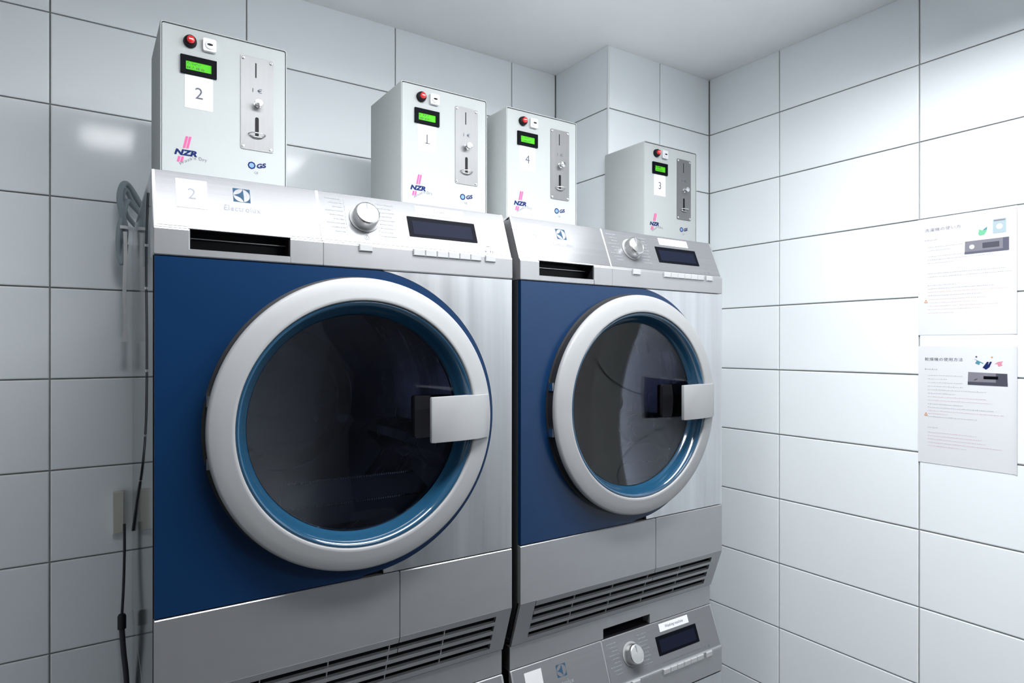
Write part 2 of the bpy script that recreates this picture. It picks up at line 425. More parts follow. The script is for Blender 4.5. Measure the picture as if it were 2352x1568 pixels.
def door(e, org, C, tint='blue_plastic'):
    C = Vector((C[0], 0, C[2]))
    ring = MB().lathe([(0.2300,0.0165),(0.2330,0.0172),(0.2342,0.0185),(0.2344,0.0215),(0.2338,0.0245),(0.2322,0.0272),(0.2298,0.0285),(0.2160,0.0314),(0.2025,0.0342),
                       (0.2000,0.0345),(0.1980,0.0338),(0.1968,0.0320),(0.1965,0.0290),(0.1990,0.0150)], C, 128, closed=True)
    d = ring.build('door', 'silver_ring', e, org, smooth=32)
    MB().lathe([(0.2200,-0.006),(0.2375,0.0002),(0.2375,0.0012),(0.2330,0.0020),(0.2325,0.0168),(0.2230,0.0168)], C, 96, closed=True).build('gasket', 'black_rubber', d, smooth=40, org=org)
    MB().lathe([(0.1968,0.0300),(0.1945,0.0315),(0.1915,0.0300),(0.1880,0.0255),(0.1845,0.0190),(0.1820,0.0110),(0.1800,0.0060),(0.1775,0.0030),(0.1755,-0.006),(0.1970,-0.006)],
               C, 128, closed=True).build('door_rim', tint, d, smooth=60, org=org)
    # bowl-shaped glass
    pr = []; n = 10
    for i in range(n+1):
        t = i/n; r = 0.1765*(1-t) + 0.0005*t
        pr.append((r, 0.002 - 0.030*(1-(r/0.1765)**2)))
    pr2 = [(r, o-0.004) for r, o in reversed(pr)]
    MB().lathe(pr+pr2, C, 96, closed=True).build('door_glass', 'door_glass', d, smooth=60, org=org)
    # grip: silver lug bridging ring and glass, with a dark finger pocket behind it
    hz0, hz1 = C[2]-0.0375, C[2]+0.0385
    h = MB()
    prof = [(0.4015,0.0465),(0.4025,0.0500),(0.4060,0.0515),(0.4600,0.0505),(0.5000,0.0440),(0.5230,0.0330),(0.5270,0.0270),(0.5130,0.0200),(0.4800,0.0250),(0.4070,0.0400),(0.4030,0.0420)]
    n = len(prof); c = 0.0018
    cx_ = sum(p[0] for p in prof)/n; co = sum(p[1] for p in prof)/n
    rings = [(hz0, 0.97), (hz0+c, 1.0), (hz1-c, 1.0), (hz1, 0.97)]
    v = []; f = []
    for z, k in rings: v += [(cx_+(x-cx_)*(1-(1-k)*0.5), -(co+(o-co)*k), z) for x, o in prof]
    for q in range(3):
        for i in range(n): j = (i+1) % n; f.append((q*n+i, q*n+j, (q+1)*n+j, (q+1)*n+i))
    f.append(tuple(range(n))); f.append(tuple(range(4*n-1, 3*n-1, -1)))
    h.add(v, f).build('handle', 'silver_ring', d, smooth=35, org=org)
    MB().slab(rrect(0.3990, 0.4700, hz0+0.001, hz1-0.001, 0.005), FACE, -0.026, -0.010).build('finger_pocket', 'black_plastic', d, smooth=35, org=org)
    # hinge blocks on the left edge
    for zc in (0.045, -0.045):
        MB().box(C[0]-0.2325, C[0]-0.2265, -0.016, -0.002, C[2]+zc-0.008, C[2]+zc+0.008).build('hinge', 'chrome', d, org=org)
    return d

def drum(e, org, C):
    C = Vector((C[0], 0, C[2]))
    d = MB().lathe([(0.2140,-0.020),(0.2140,-0.055),(0.2750,-0.075),(0.2750,-0.520),(0.2000,-0.545),(0.0005,-0.545)], C, 96).build('drum', 'drum_steel', e, org, smooth=40)
    MB().lathe([(0.130,-0.541),(0.135,-0.534),(0.165,-0.534),(0.170,-0.541)], C, 72).build('drum_ring', 'chrome', d, org, smooth=40)
    for a in (100, 220, 340):
        l = MB(); ca, sa = math.cos(R(a)), math.sin(R(a))
        U = Vector((-sa, 0, ca)); N = Vector((ca, 0, sa))
        v = []
        for y in (0.09, 0.51):
            for u, r in ((-0.045, 0.274), (-0.022, 0.225), (-0.010, 0.212), (0.010, 0.212), (0.022, 0.225), (0.045, 0.274)):
                p = C + U*u + N*r; v.append((p.x, y, p.z))
        f = [(i, (i+1) % 6, 6+(i+1) % 6, 6+i) for i in range(6)] + [(0,1,2,3,4,5), (11,10,9,8,7,6)]
        l.add(v, f).build('drum_lifter', 'drum_steel', d, org, smooth=40)
    # lint filter across the bottom of the opening: sloping mesh between two toothed lips
    za, zb_, zc_ = C[2]-0.172, C[2]-0.1385, C[2]-0.1035
    v = []
    for x0, k in ((C[0]-0.118, 0), (C[0]+0.146, 1)):
        v += [(x0, 0.036, za), (x0, 0.036, zb_), (x0+(0.008 if k == 0 else -0.022), 0.064, zc_), (x0+(0.008 if k == 0 else -0.022), 0.072, zc_), (x0, 0.072, za)]
    lf = MB().add(v, [(0,1,2,3,4), (9,8,7,6,5)] + [(a, (a+1) % 5, 5+(a+1) % 5, 5+a) for a in range(5)]).build('lint_filter', 'drum_dark', e, org)
    for y, z, xa, n in ((0.034, zb_-0.001, C[0]-0.116, 64), (0.062, zc_-0.001, C[0]-0.108, 56)):
        tb = MB()
        for i in range(n): tb.box(xa+i*0.0041, xa+i*0.0041+0.0024, y, y+0.004, z, z+0.003)
        tb.build('filter_teeth', 'chrome', lf, org)['kind'] = 'stuff'

def side_dashes(mb, P, u0, u1, v, n, hgt, seed):
    """one row of tiny illegible print"""
    rr = random.Random(seed); u = u0
    while u < u1 - 0.0008:
        l = min(rr.uniform(0.0012, 0.0034), u1-u); quad(mb, P, u, u+l, v, v+hgt*rr.uniform(0.6, 1.0), 0.0008, 0.0010); u += l+rr.uniform(0.0006, 0.0016)

def knob(e, org, P, u, z, r=0.0215):
    S = P; c = Vector(S(u, z, 0.0)); U = S.U; V = S.V(); N = S.N()
    MB().lathe([(0.0005,0.0012),(r+0.0045,0.0012),(r+0.0042,0.0022),(r,0.0024)], c, 64, U, V, N).build('knob_collar', 'silver_ring', e, org, smooth=40)
    k = MB().lathe([(r+0.0008,0.0020),(r+0.0003,0.0160),(r-0.0010,0.0200),(r-0.0030,0.0215),(r-0.0034,0.0207),(0.0004,0.0216)], c, 64, U, V, N).build('knob', 'knob_metal', e, org, smooth=35)
    p = MB(); 
    def KP(a, b, o): return tuple(c + U*a + V*b + N*o)
    p.slab([(-0.0009,0.004),(0.0009,0.004),(0.0009,r-0.004),(-0.0009,r-0.004)], KP, 0.0205, 0.0219)
    p.build('pointer', 'print_light', k, org)

def console_parts(e, org, S, zt, zb, number, label, word, dark_left=False):
    """plates, knob, display, stickers and print on a sloping console; zt, zb = top/bottom of the slope"""
    D = zt-0.2565                                     # shift against the dryer layout
    q = lambda z: z+D
    lp = MB().slab([(0.0045,zb+0.0015),(0.2345,zb+0.0015),(0.2335,zt-0.001),(0.0035,zt-0.001)], S, -0.001, 0.0006).build('name_plate', 'steel_console', e, org)
    rp = MB().slab([(0.2385,zb+0.0015),(0.5920,zb+0.0015),(0.5905,zt-0.001),(0.2370,zt-0.001)], S, -0.001, 0.0006).build('dial_plate', 'steel_console', e, org)
    em = MB(); emblem(em, S, 0.1072, 0.1316, q(0.2190), q(0.2412)); em.build('emblem', 'print_slate', lp, org)
    t = MB(); add_text(t, 'Electrolux', S, 0.0935, q(0.2035), width=0.0515, height=0.0085, off=0.0009, spacing=1.1); t.build('lettering', 'print_light', lp, org)
    st = quad(MB(), S, 0.0300, 0.0713, q(0.2008), q(0.2458), 0.0006, 0.0010).build('number_sticker', 'tape_paper', e, org)
    if number:
        t = MB(); add_text(t, number, S, 0.0507, q(0.2150), height=0.0170, off=0.0013, center=True); t.build('numeral', 'print_light', st, org)
    knob(e, org, S, 0.3110, q(0.2145))
    # dial print: two dashed rules and rows of small text either side
    dm = MB()
    for u, a, b in ((0.2790, 0.182, 0.246), (0.3352, 0.181, 0.245)):
        z = a
        while z < b: quad(dm, S, u-0.0002, u+0.0003, q(z), q(z+0.0034), 0.0008, 0.0010); z += 0.0062
    for i in range(9):
        z = 0.2445-0.0072*i
        side_dashes(dm, S, 0.2470+0.006*(i % 3), 0.2765, q(z), 5, 0.0020, i)
        side_dashes(dm, S, 0.3385, 0.3665-0.005*(i % 2), q(z-0.001), 5, 0.0020, 40+i)
    dm.build('dial_print', 'print_light', rp, org)['kind'] = 'stuff'
    pw = MB()
    pw.lathe([(0.0034,0.0009),(0.0040,0.0009)], Vector(S(0.311, q(0.1815), 0)), 24, S.U, S.V(), S.N()); quad(pw, S, 0.3107, 0.3113, q(0.1805), q(0.1835), 0.0008, 0.001)
    pw.build('power_mark', 'print_grey', rp, org)
    fr = MB().slab(rrect(0.3900, 0.5255, q(0.1915), q(0.2290), 0.0008, 2), S, 0.0004, 0.0014).build('display', 'screen_frame', e, org)
    quad(MB(), S, 0.3985, 0.5170, q(0.1965), q(0.2215), 0.0013, 0.0016).build('display_screen', 'screen', fr, org)
    sk = quad(MB(), S, 0.4090, 0.5060, q(0.2355), q(0.2515), 0.0006, 0.0010).build('word_label', 'paper', e, org)
    t = MB(); add_text(t, word, S, 0.4575, q(0.2392), height=0.0085 if word == 'Dryer' else 0.0078, off=0.0013, center=True); t.build('lettering', 'print_grey', sk, org)
    pm = MB(); quad(pm, S, 0.5430, 0.5495, q(0.1862), q(0.1870), 0.0008, 0.001)
    pm.slab([(0.5385,q(0.1745)),(0.5420,q(0.1765)),(0.5385,q(0.1785))], S, 0.0008, 0.001)
    if word == 'Dryer':
        quad(pm, S, 0.5500, 0.5508, q(0.1745), q(0.1790), 0.0008, 0.001); quad(pm, S, 0.5540, 0.5548, q(0.1745), q(0.1790), 0.0008, 0.001)
    else:
        for a in ((0.5500,0.5548,0.1745,0.1752),(0.5500,0.5548,0.1783,0.1790),(0.5500,0.5507,0.1745,0.1790),(0.5541,0.5548,0.1745,0.1790)): quad(pm, S, a[0], a[1], q(a[2]), q(a[3]), 0.0008, 0.001)
    for i in range(7): side_dashes(pm, S, 0.394+0.0195*i, 0.408+0.0195*i, q(0.1768), 3, 0.0014, 90+i) if word != 'Dryer' else None
    pm.build('start_print', 'print_grey', rp, org)['kind'] = 'stuff'

def buttons(e, org, zc):
    for x0, x1 in [(0.2946, 0.3174)] + [(0.3904+0.0225*i+0.0004, 0.3904+0.0225*(i+1)-0.0004) for i in range(6)] + [(0.5349, 0.5562)]:
        MB().cbox(x0, x1, -0.0034, 0.004, zc-0.0058, zc+0.0058, 0.0012).build('button', 'button', e, org)

def dryer(loc, rz, number, label):
    zb = -0.586; org = (0, 0, zb)
    e = empty('tumble_dryer', (loc[0], loc[1], zb+HC), rz)
    tag(e, label, 'tumble dryer', 'tumble dryers on top of the washing machines')
    DEPTH = 0.66
    sd = [(0.0105,0.1280),(0.0105,-0.4940),(0.0415,-0.5820),(DEPTH,-0.5820),(DEPTH,0.2500),(0.0600,0.2500),(0.0600,0.1280)]
    b = MB().prism(sd, 0, 0.004).prism(sd, W-0.004, W)
    b.box(0.004, W-0.004, DEPTH-0.005, DEPTH, zb+0.004, 0.2500).box(0.004, W-0.004, 0.04, DEPTH-0.005, zb+0.004, zb+0.012)
    b.build('cabinet', 'dark_enamel', e, org)
    MB().cbox(0, W, 0.0400, DEPTH, 0.2502, 0.2562, 0.001).build('top_plate', 'white_enamel', e, org)
    fascia(e, org, DC, -0.3800, 0.1268)
    # seam shadows sit in real gaps; a dark liner closes the cabinet behind them
    ln = ring_panel(MB(), DC, [2*math.pi*i/96 for i in range(97)], lambda t: 0.212, lambda t: 0.2480, 0.011, 0.016)
    ln.box(0.004, W-0.004, 0.011, 0.016, -0.392, -0.3715).box(0.004, W-0.004, 0.011, 0.016, 0.1245, 0.131)
    ln.build('liner', 'black_plastic', e, org)
    drum(e, org, DC)
    door(e, org, DC)
    # console: drawer half and dial half
    S = Slope(0.0034, 0.1690, 0.40)
    yt = S(0, 0.2565, 0)[1]
    full = [(0.0012,0.1285),(0,0.1300),(0,0.1655),(0.0010,0.1675),(0.0034,0.1690),(yt-0.001,0.2555),(yt+0.002,0.2565),(0.0398,0.2565),(0.060,0.2500),(0.060,0.1285)]
    low = [(0.0012,0.1285),(0,0.1300),(0,0.1385),(0.0015,0.1395),(0.034,0.1390),(0.034,0.1285)]
    up = [(0.034,0.1688),(0.0012,0.1684),(0.0034,0.1698),(yt-0.001,0.2555),(yt+0.002,0.2565),(0.0398,0.2565),(0.060,0.2500),(0.060,0.1688)]
    dr = MB().prism(full, 0.0, 0.0455, 0.0012).prism(low, 0.0440, 0.1865).prism(up, 0.0440, 0.1865).prism(full, 0.1853, 0.2358)
    w1 = dr.build('tank_drawer', 'silver_paint', e, org)
    rc = MB().box(0.0456, 0.1852, 0.0300, 0.0330, 0.1391, 0.1687).box(0.0456, 0.0470, 0.0035, 0.030, 0.1391, 0.1687).box(0.1838, 0.1852, 0.0035, 0.030, 0.1391, 0.1687)
    rc.box(0.047, 0.1838, 0.006, 0.030, 0.1392, 0.1402).box(0.047, 0.1838, 0.006, 0.030, 0.1675, 0.1686)
    g = rc.build('grip_recess', 'black_plastic', w1, org)
    MB().box(0.047, 0.1838, 0.0245, 0.0300, 0.1575, 0.1587).build('grip_ledge', 'silver_paint', w1, org)
    MB().prism(full, 0.2362, W, 0.0012).build('console', 'silver_paint', e, org)
    MB().prism([(S(0, 0.1692, 0)[1]-0.0016,0.1692),(S(0, 0.2556, 0)[1]-0.0018,0.2556),(0.042,0.2556),(0.042,0.1692)], 0.2346, 0.2372).build('console_strip', 'white_plastic', e, org)
    console_parts(e, org, S, 0.2565, 0.1700, number, label, 'Dryer')
    buttons(e, org, 0.1625)
    # kick panel: two flaps, then a grille that slopes back
    K = Slope(0.0, -0.4945, -0.355)
    fp = [(0.0016,-0.3822),(0,-0.3838),(0,-0.4940),(0.010,-0.4940),(0.010,-0.3822)]
    MB().prism(fp, 0.001, 0.3662, 0.0008).build('access_flap', 'silver_paint', e, org)
    MB().prism(fp, 0.3676, W-0.001, 0.0008).build('filter_flap', 'silver_paint', e, org)
    def sl(name, u0, u1, z0, z1, t0=-0.006, t1=0.0):
        return quad(MB(), K, u0, u1, z0, z1, t0, t1).build(name, 'silver_paint', gr, org)
    gr = MB().add([K(0.004,-0.4955,-0.010),K(W-0.004,-0.4955,-0.010),K(W-0.004,-0.585,-0.010),K(0.004,-0.585,-0.010),
                   (0.004,0.06,-0.4955),(W-0.004,0.06,-0.4955),(W-0.004,0.06,-0.585),(0.004,0.06,-0.585)],
                  [(0,1,2,3),(4,7,6,5),(0,4,5,1),(1,5,6,2),(2,6,7,3),(3,7,4,0)]).build('grille', 'black_plastic', e, org)
    sl('grille_end', 0.001, 0.0375, -0.5860, -0.4950)
    sl('grille_end', 0.5620, W-0.001, -0.5860, -0.4944)
    sl('slat', 0.0390, 0.3662, -0.5055, -0.4941); sl('slat', 0.3676, 0.5620, -0.5055, -0.4941)
    for i in range(3):
        z1 = -0.5055-0.0125-0.0195*i
        if i == 0: sl('slat', 0.0390, 0.3662, z1-0.0070, z1); sl('slat', 0.3676, 0.5620, z1-0.0070, z1)
        else: sl('slat', 0.0376, 0.5620, z1-0.0070, z1)
    sl('slat', 0.0376, 0.5620, -0.5860, -0.5765)
    for i in range(1, 5):
        u = 0.0376 + 0.5244*i/5
        for k in range(4): sl('grille_rib', u-0.0008, u+0.0008, -0.5180-0.0195*k, -0.5055-0.0195*k, -0.008, -0.004)
    return e

def washer(loc, rz, label, number=None):
    zt = -0.588; zb = -HC; org = (0, 0, zb)
    e = empty('washing_machine', (loc[0], loc[1], 0.0), rz)
    tag(e, label, 'washing machine', 'washing machines under the dryers')
    DEPTH = 0.64
    b = MB().box(0, 0.004, 0.0385, DEPTH, zb+0.012, zt-0.002).box(W-0.004, W, 0.0385, DEPTH, zb+0.012, zt-0.002)
    b.box(0.004, W-0.004, DEPTH-0.005, DEPTH, zb+0.012, zt-0.002).box(0.004, W-0.004, 0.04, DEPTH-0.005, zb+0.012, zb+0.02)
    b.build('cabinet', 'dark_enamel', e, org)
    MB().box(0, W, 0.0600, DEPTH, zt-0.0018, zt-0.0004).build('top_plate', 'white_enamel', e, org)
    # upper band with the drawer grip notched into its lower edge
    bd = MB().box(0.001, 0.2440, 0.0365, 0.0590, -0.6345, zt-0.0006).box(0.3860, W-0.001, 0.0365, 0.0590, -0.6345, zt-0.0006)
    bd.box(0.2440, 0.3860, 0.0365, 0.0590, -0.6130, zt-0.0006)
    bn = bd.build('upper_band', 'silver_paint', e, org)
    MB().box(0.2442, 0.3858, 0.0700, 0.0720, -0.6360, -0.6000).box(0.2442, 0.3858, 0.0370, 0.0700, -0.6375, -0.6358).build('grip_recess', 'black_plastic', bn, org)
    S = Slope(0.0020, -0.7245, 0.372)
    y1 = S(0, -0.6360, 0)[1]
    full = [(0.0012,-0.7850),(0,-0.7835),(0,-0.7290),(0.0006,-0.7262),(0.0020,-0.7245),(y1-0.001,-0.6372),(y1+0.001,-0.6360),(0.060,-0.6360),(0.060,-0.7850)]
    MB().prism(full, 0.0, 0.2385, 0.0012).build('soap_drawer', 'silver_paint', e, org)
    MB().prism(full, 0.2395, W, 0.0012).build('console', 'silver_paint', e, org)
    console_parts(e, org, S, -0.6360, -0.7235, number, label, 'Washing machine')
    buttons(e, org, -0.7320)
    C = Vector((W/2, 0, -1.0400))
    fascia(e, org, C, -1.2960, -0.7865)
    ln = ring_panel(MB(), C, [2*math.pi*i/96 for i in range(97)], lambda t: 0.212, lambda t: 0.2480, 0.011, 0.016)
    ln.build('liner', 'black_plastic', e, org)
    MB().lathe([(0.2140,-0.018),(0.2140,-0.30),(0.0005,-0.30)], C, 72).build('drum', 'drum_steel', e, org, smooth=40)
    door(e, org, C)
    MB().cbox(0.001, W-0.001, 0.0, 0.010, zb+0.0905, -1.2975, 0.001).build('service_flap', 'silver_paint', e, org)
    MB().box(0.004, W-0.004, 0.030, 0.040, zb+0.012, zb+0.0905).build('plinth', 'silver_paint', e, org)
    for x in (0.04, W-0.04):
        for y in (0.07, DEPTH-0.05):
            MB().lathe([(0.0004,0),(0.018,0),(0.018,0.006),(0.010,0.012),(0.0004,0.012)], Vector((x, y, zb)), 20, (1,0,0), (0,1,0), (0,0,1)).build('foot', 'black_rubber', e, org, smooth=40)
    return e

YAW1 = R(-0.8)
L1, L2 = (0.0, 0.0025), (0.6130, -0.0055)
d1 = dryer(L1, YAW1, '2', 'tumble dryer numbered 2, nearer one with blue front and round door, left of the pair')
side_cable(d1, (0, 0, -0.586))
dryer(L2, 0.0, '4', 'tumble dryer numbered 4, farther one with blue front, beside the right-hand tiled wall')
washer(L2, 0.0, 'washing machine under the dryer numbered 4, its console with knob showing at the bottom')
washer(L1, YAW1, 'washing machine under the dryer numbered 2, only its upper right corner showing')

# ================================================================== COIN BOXES
def coin_box(x, depth, number, label, zbot=0.2565, yf=0.2794):
    ztop = 0.5827; wd = 0.2200; h = ztop-zbot
    e = empty('coin_box', (x, yf, zbot+HC)); tag(e, label, 'coin box', 'coin boxes above the dryers')
    P = lambda u, v, off: (u, -off, h+v)              # v measured down from the top
    outer = rrect(0, wd, -h, 0, 0.006); inner = rrect(0.0022, wd-0.0022, -h+0.0022, -0.0022, 0.004)
    n = len(outer); m = MB(); v = []
    for lp, o in ((outer, -depth), (outer, -0.0012), (rrect(0.001, wd-0.001, -h+0.001, -0.001, 0.005), 0.0), (inner, 0.0), (inner, -0.006)): v += [P(a, b, o) for a, b in lp]
    f = [(k*n+i, k*n+(i+1) % n, (k+1)*n+(i+1) % n, (k+1)*n+i) for k in range(4) for i in range(n)] + [tuple(range(n)), tuple(range(4*n, 5*n))]
    m.add(v, f).build('housing', 'box_paint', e, smooth=40)
    fp = MB().slab(rrect(0.0036, wd-0.0036, -h+0.0036, -0.0042, 0.003), P, -0.0055, -0.0012).build('front_panel', 'box_paint', e)
    o0 = -0.0012
    Q = lambda u, v, off: P(u, v, off+o0)
    U, V, N = Vector((1,0,0)), Vector((0,0,1)), Vector((0,-1,0))
    # stop button
    c = Vector(Q(0.0482, -0.0285, 0))
    k = MB().lathe([(0.0004,0.0002),(0.0112,0.0002),(0.0112,0.003),(0.0100,0.0085),(0.0072,0.0100),(0.0066,0.0095),(0.0004,0.0095)], c, 32, U, V, N).build('stop_button', 'black_plastic', e, smooth=40)
    MB().lathe([(0.0066,0.0090),(0.0066,0.0135),(0.0058,0.0150),(0.0035,0.0158),(0.0004,0.0160)], c, 28, U, V, N).build('button_cap', 'red_plastic', k, smooth=50)
    quad(MB(), Q, 0.0446, 0.0518, -0.0292, -0.0278, 0.0161, 0.0164).build('button_mark', 'white_plastic', k)
    # key switch
    s = MB().slab(rrect(0.0690, 0.0912, -0.0398, -0.0168, 0.003, 4), Q, 0.0, 0.0070).build('key_switch', 'white_plastic', e, smooth=40)
    MB().lathe([(0.0078,0.0070),(0.0078,0.0085),(0.0068,0.0090),(0.0004,0.0086)], Vector(Q(0.0805, -0.0285, 0)), 28, U, V, N).build('switch_barrel', 'white_plastic', s, smooth=40)
    MB().slab([(0.0050*math.cos(t*math.pi/8)+0.0805, 0.0020*math.sin(t*math.pi/8)-0.0282) for t in range(16)], Q, 0.0085, 0.0093).build('key_slot', 'black_plastic', s)
    # display
    d = MB(); qf = [(0.0326,0.0925,-0.0873,-0.0545)]
    d.slab([(0.0326,-0.0873),(0.0925,-0.0873),(0.0925,-0.0545),(0.0326,-0.0545)], Q, 0.0, 0.0015)
    for a in ((0.0326,0.0412,-0.0873,-0.0545),(0.0838,0.0925,-0.0873,-0.0545),(0.0412,0.0838,-0.0873,-0.0802),(0.0412,0.0838,-0.0640,-0.0545)):
        d.slab([(a[0],a[2]),(a[1],a[2]),(a[1],a[3]),(a[0],a[3])], Q, 0.0015, 0.0045)
    d = d.build('display', 'screen_frame', e)
    quad(MB(), Q, 0.0412, 0.0838, -0.0802, -0.0640, 0.0016, 0.0022).build('display_screen', 'lcd_green', d)
    t = MB(); rr = random.Random(number)
    for row, (nn, vv) in enumerate(((8, -0.0700), (10, -0.0772))):
        for i in range(nn):
            u = 0.0440+0.0029*i
            if rr.random() < 0.12: continue
            quad(t, Q, u, u+0.0005, vv, vv+0.0040*rr.uniform(0.5, 1), 0.0022, 0.0024); quad(t, Q, u, u+0.0018, vv+rr.choice((0, 0.0018, 0.0036)), vv+rr.choice((0.0004, 0.0022, 0.0040)), 0.0022, 0.0024)
    t.build('display_text', 'lcd_ink', d)
    # number card
    cdk = MB().slab([(0.0397,-0.1485),(0.0866,-0.1485),(0.0866,-0.0880),(0.0397,-0.0880)], Q, 0.0, 0.0006).build('number_card', 'paper', e)
    t = MB(); add_text(t, number, Q, 0.0632, -0.1295, height=0.0205, off=0.0009, center=True)
    if number == '1': quad(t, Q, 0.0575, 0.0705, -0.1295, -0.1279, 0.0007, 0.0009)
    t.build('numeral', 'print_grey', cdk)
    # coin plate
    cp = MB().slab(rrect(0.1345, 0.1942, -0.2070, -0.0290, 0.0035, 4), Q, 0.0, 0.0015).build('coin_plate', 'coin_steel', e, smooth=40)
    for u in (0.1392, 0.1895):
        for v_ in (-0.0340, -0.2015):
            sc = MB().lathe([(0.0030,0.0015),(0.0030,0.0024),(0.0018,0.0032),(0.0009,0.0030),(0.0004,0.0024)], Vector(Q(u, v_, 0)), 14, U, V, N).build('screw', 'chrome', cp, smooth=50)
    MB().slab(rrect(0.1606, 0.1630, -0.0680, -0.0395, 0.0008, 2), Q, 0.0012, 0.0018).build('coin_slot', 'black_plastic', cp)
    t = MB(); add_text(t, '1 €', Q, 0.1555, -0.0960, height=0.0082, off=0.0018, width=0.0178, bold=0.006); t.build('lettering', 'print_grey', cp)
    c = Vector(Q(0.1645, -0.1192, 0))
    MB().lathe([(0.0065,0.0015),(0.0065,0.0030),(0.0045,0.0034),(0.0045,0.0110),(0.0072,0.0120),(0.0076,0.0150),(0.0068,0.0165),(0.0004,0.0172)], c, 28, U, V, N).build('return_knob', 'chrome', cp, smooth=40)
    MB().slab(rrect(0.1603, 0.1672, -0.1810, -0.1430, 0.0032, 4), Q, 0.0012, 0.0018).build('return_slot', 'black_plastic', cp)
    lip = MB()
    lip.tube([Q(0.1637+0.0150*math.cos(R(a)), -0.1762, 0.0012+0.0125*math.sin(R(a))) for a in range(0, 181, 12)], 0.0012, 8)
    lip.tube([Q(0.1637+0.0120*math.cos(R(a)), -0.1790-0.0030*math.sin(R(a)), 0.0012+0.0060*math.sin(R(a))) for a in range(0, 181, 15)], 0.0009, 8)
    lip.build('coin_lip', 'chrome', cp, smooth=50)
    # maker's marks
    m = MB(); sh = lambda u0, u1, v0, v1, k: [(u0+k*(v0+0.2360), v0), (u1+k*(v0+0.2360), v0), (u1+k*(v1+0.2360), v1), (u0+k*(v1+0.2360), v1)]
    for u0 in (0.0338, 0.0392):
        m.slab(sh(u0, u0+0.0040, -0.2228, -0.2010, 0.22), Q, 0.0002, 0.0005); m.slab(sh(u0-0.004, u0, -0.2490, -0.2388, 0.22), Q, 0.0002, 0.0005)
    lg = m.build('logo_stripes', 'print_pink', e)
    t = MB(); add_text(t, 'NZR', Q, 0.0228, -0.2364, width=0.0375, height=0.0106, off=0.0006, shear=0.22, bold=0.05); t.build('lettering', 'print_navy', lg)
    def arc(u, v):
        x = (u-0.0520)/0.0240; return (0.0300+(u-0.030)*1.0, v + 0.0125*(1-(x-0.35)**2) if x < 0.35 else v+0.0125-0.0045*(x-0.35)**2)
    t = MB(); add_text(t, "Wash'n Dry", Q, 0.0310, -0.2580, width=0.0455, height=0.0080, off=0.0006, warp=lambda u, v: (u, v+0.0148*math.sin(min(1.9, (u-0.0310)/0.0430*2.15))), spacing=1.15)
    t.build('lettering', 'print_midgrey', lg)
    c = Vector(Q(0.1545, -0.2362, 0))
    g = MB().lathe([(0.0048,0.0003),(0.0072,0.0003),(0.0072,0.0006),(0.0048,0.0006)], c, 8, U, V, N, closed=True)
    add_text(g, 'GS', Q, 0.1636, -0.2410, width=0.0172, height=0.0090, off=0.0006, bold=0.04, warp=lambda u, v: (u, v+0.22*(u-0.1636))); gm = g.build('approval_mark', 'print_navy', e)
    MB().disc(0.0052, c, 0.0004, 20, U, V, N).build('approval_seal', 'print_sky', gm)
    t = MB(); add_text(t, 'CE', Q, 0.1590, -0.2515, width=0.0072, height=0.0042, off=0.0006); t.build('lettering', 'print_midgrey', gm)
    return e

coin_box(0.0310, 0.176, '2', 'coin box with number card 2, largest and leftmost, standing on the nearer dryer')
coin_box(0.4925, 0.176, '1', 'coin box with number card 1, standing across the gap between the two dryers')
coin_box(0.7667, 0.176, '4', 'coin box with number card 4, standing on the left part of the farther dryer')
coin_box(1.2318, 0.1638, '3', 'coin box with number card 3, smallest and rightmost, fixed to the tiled pillar')

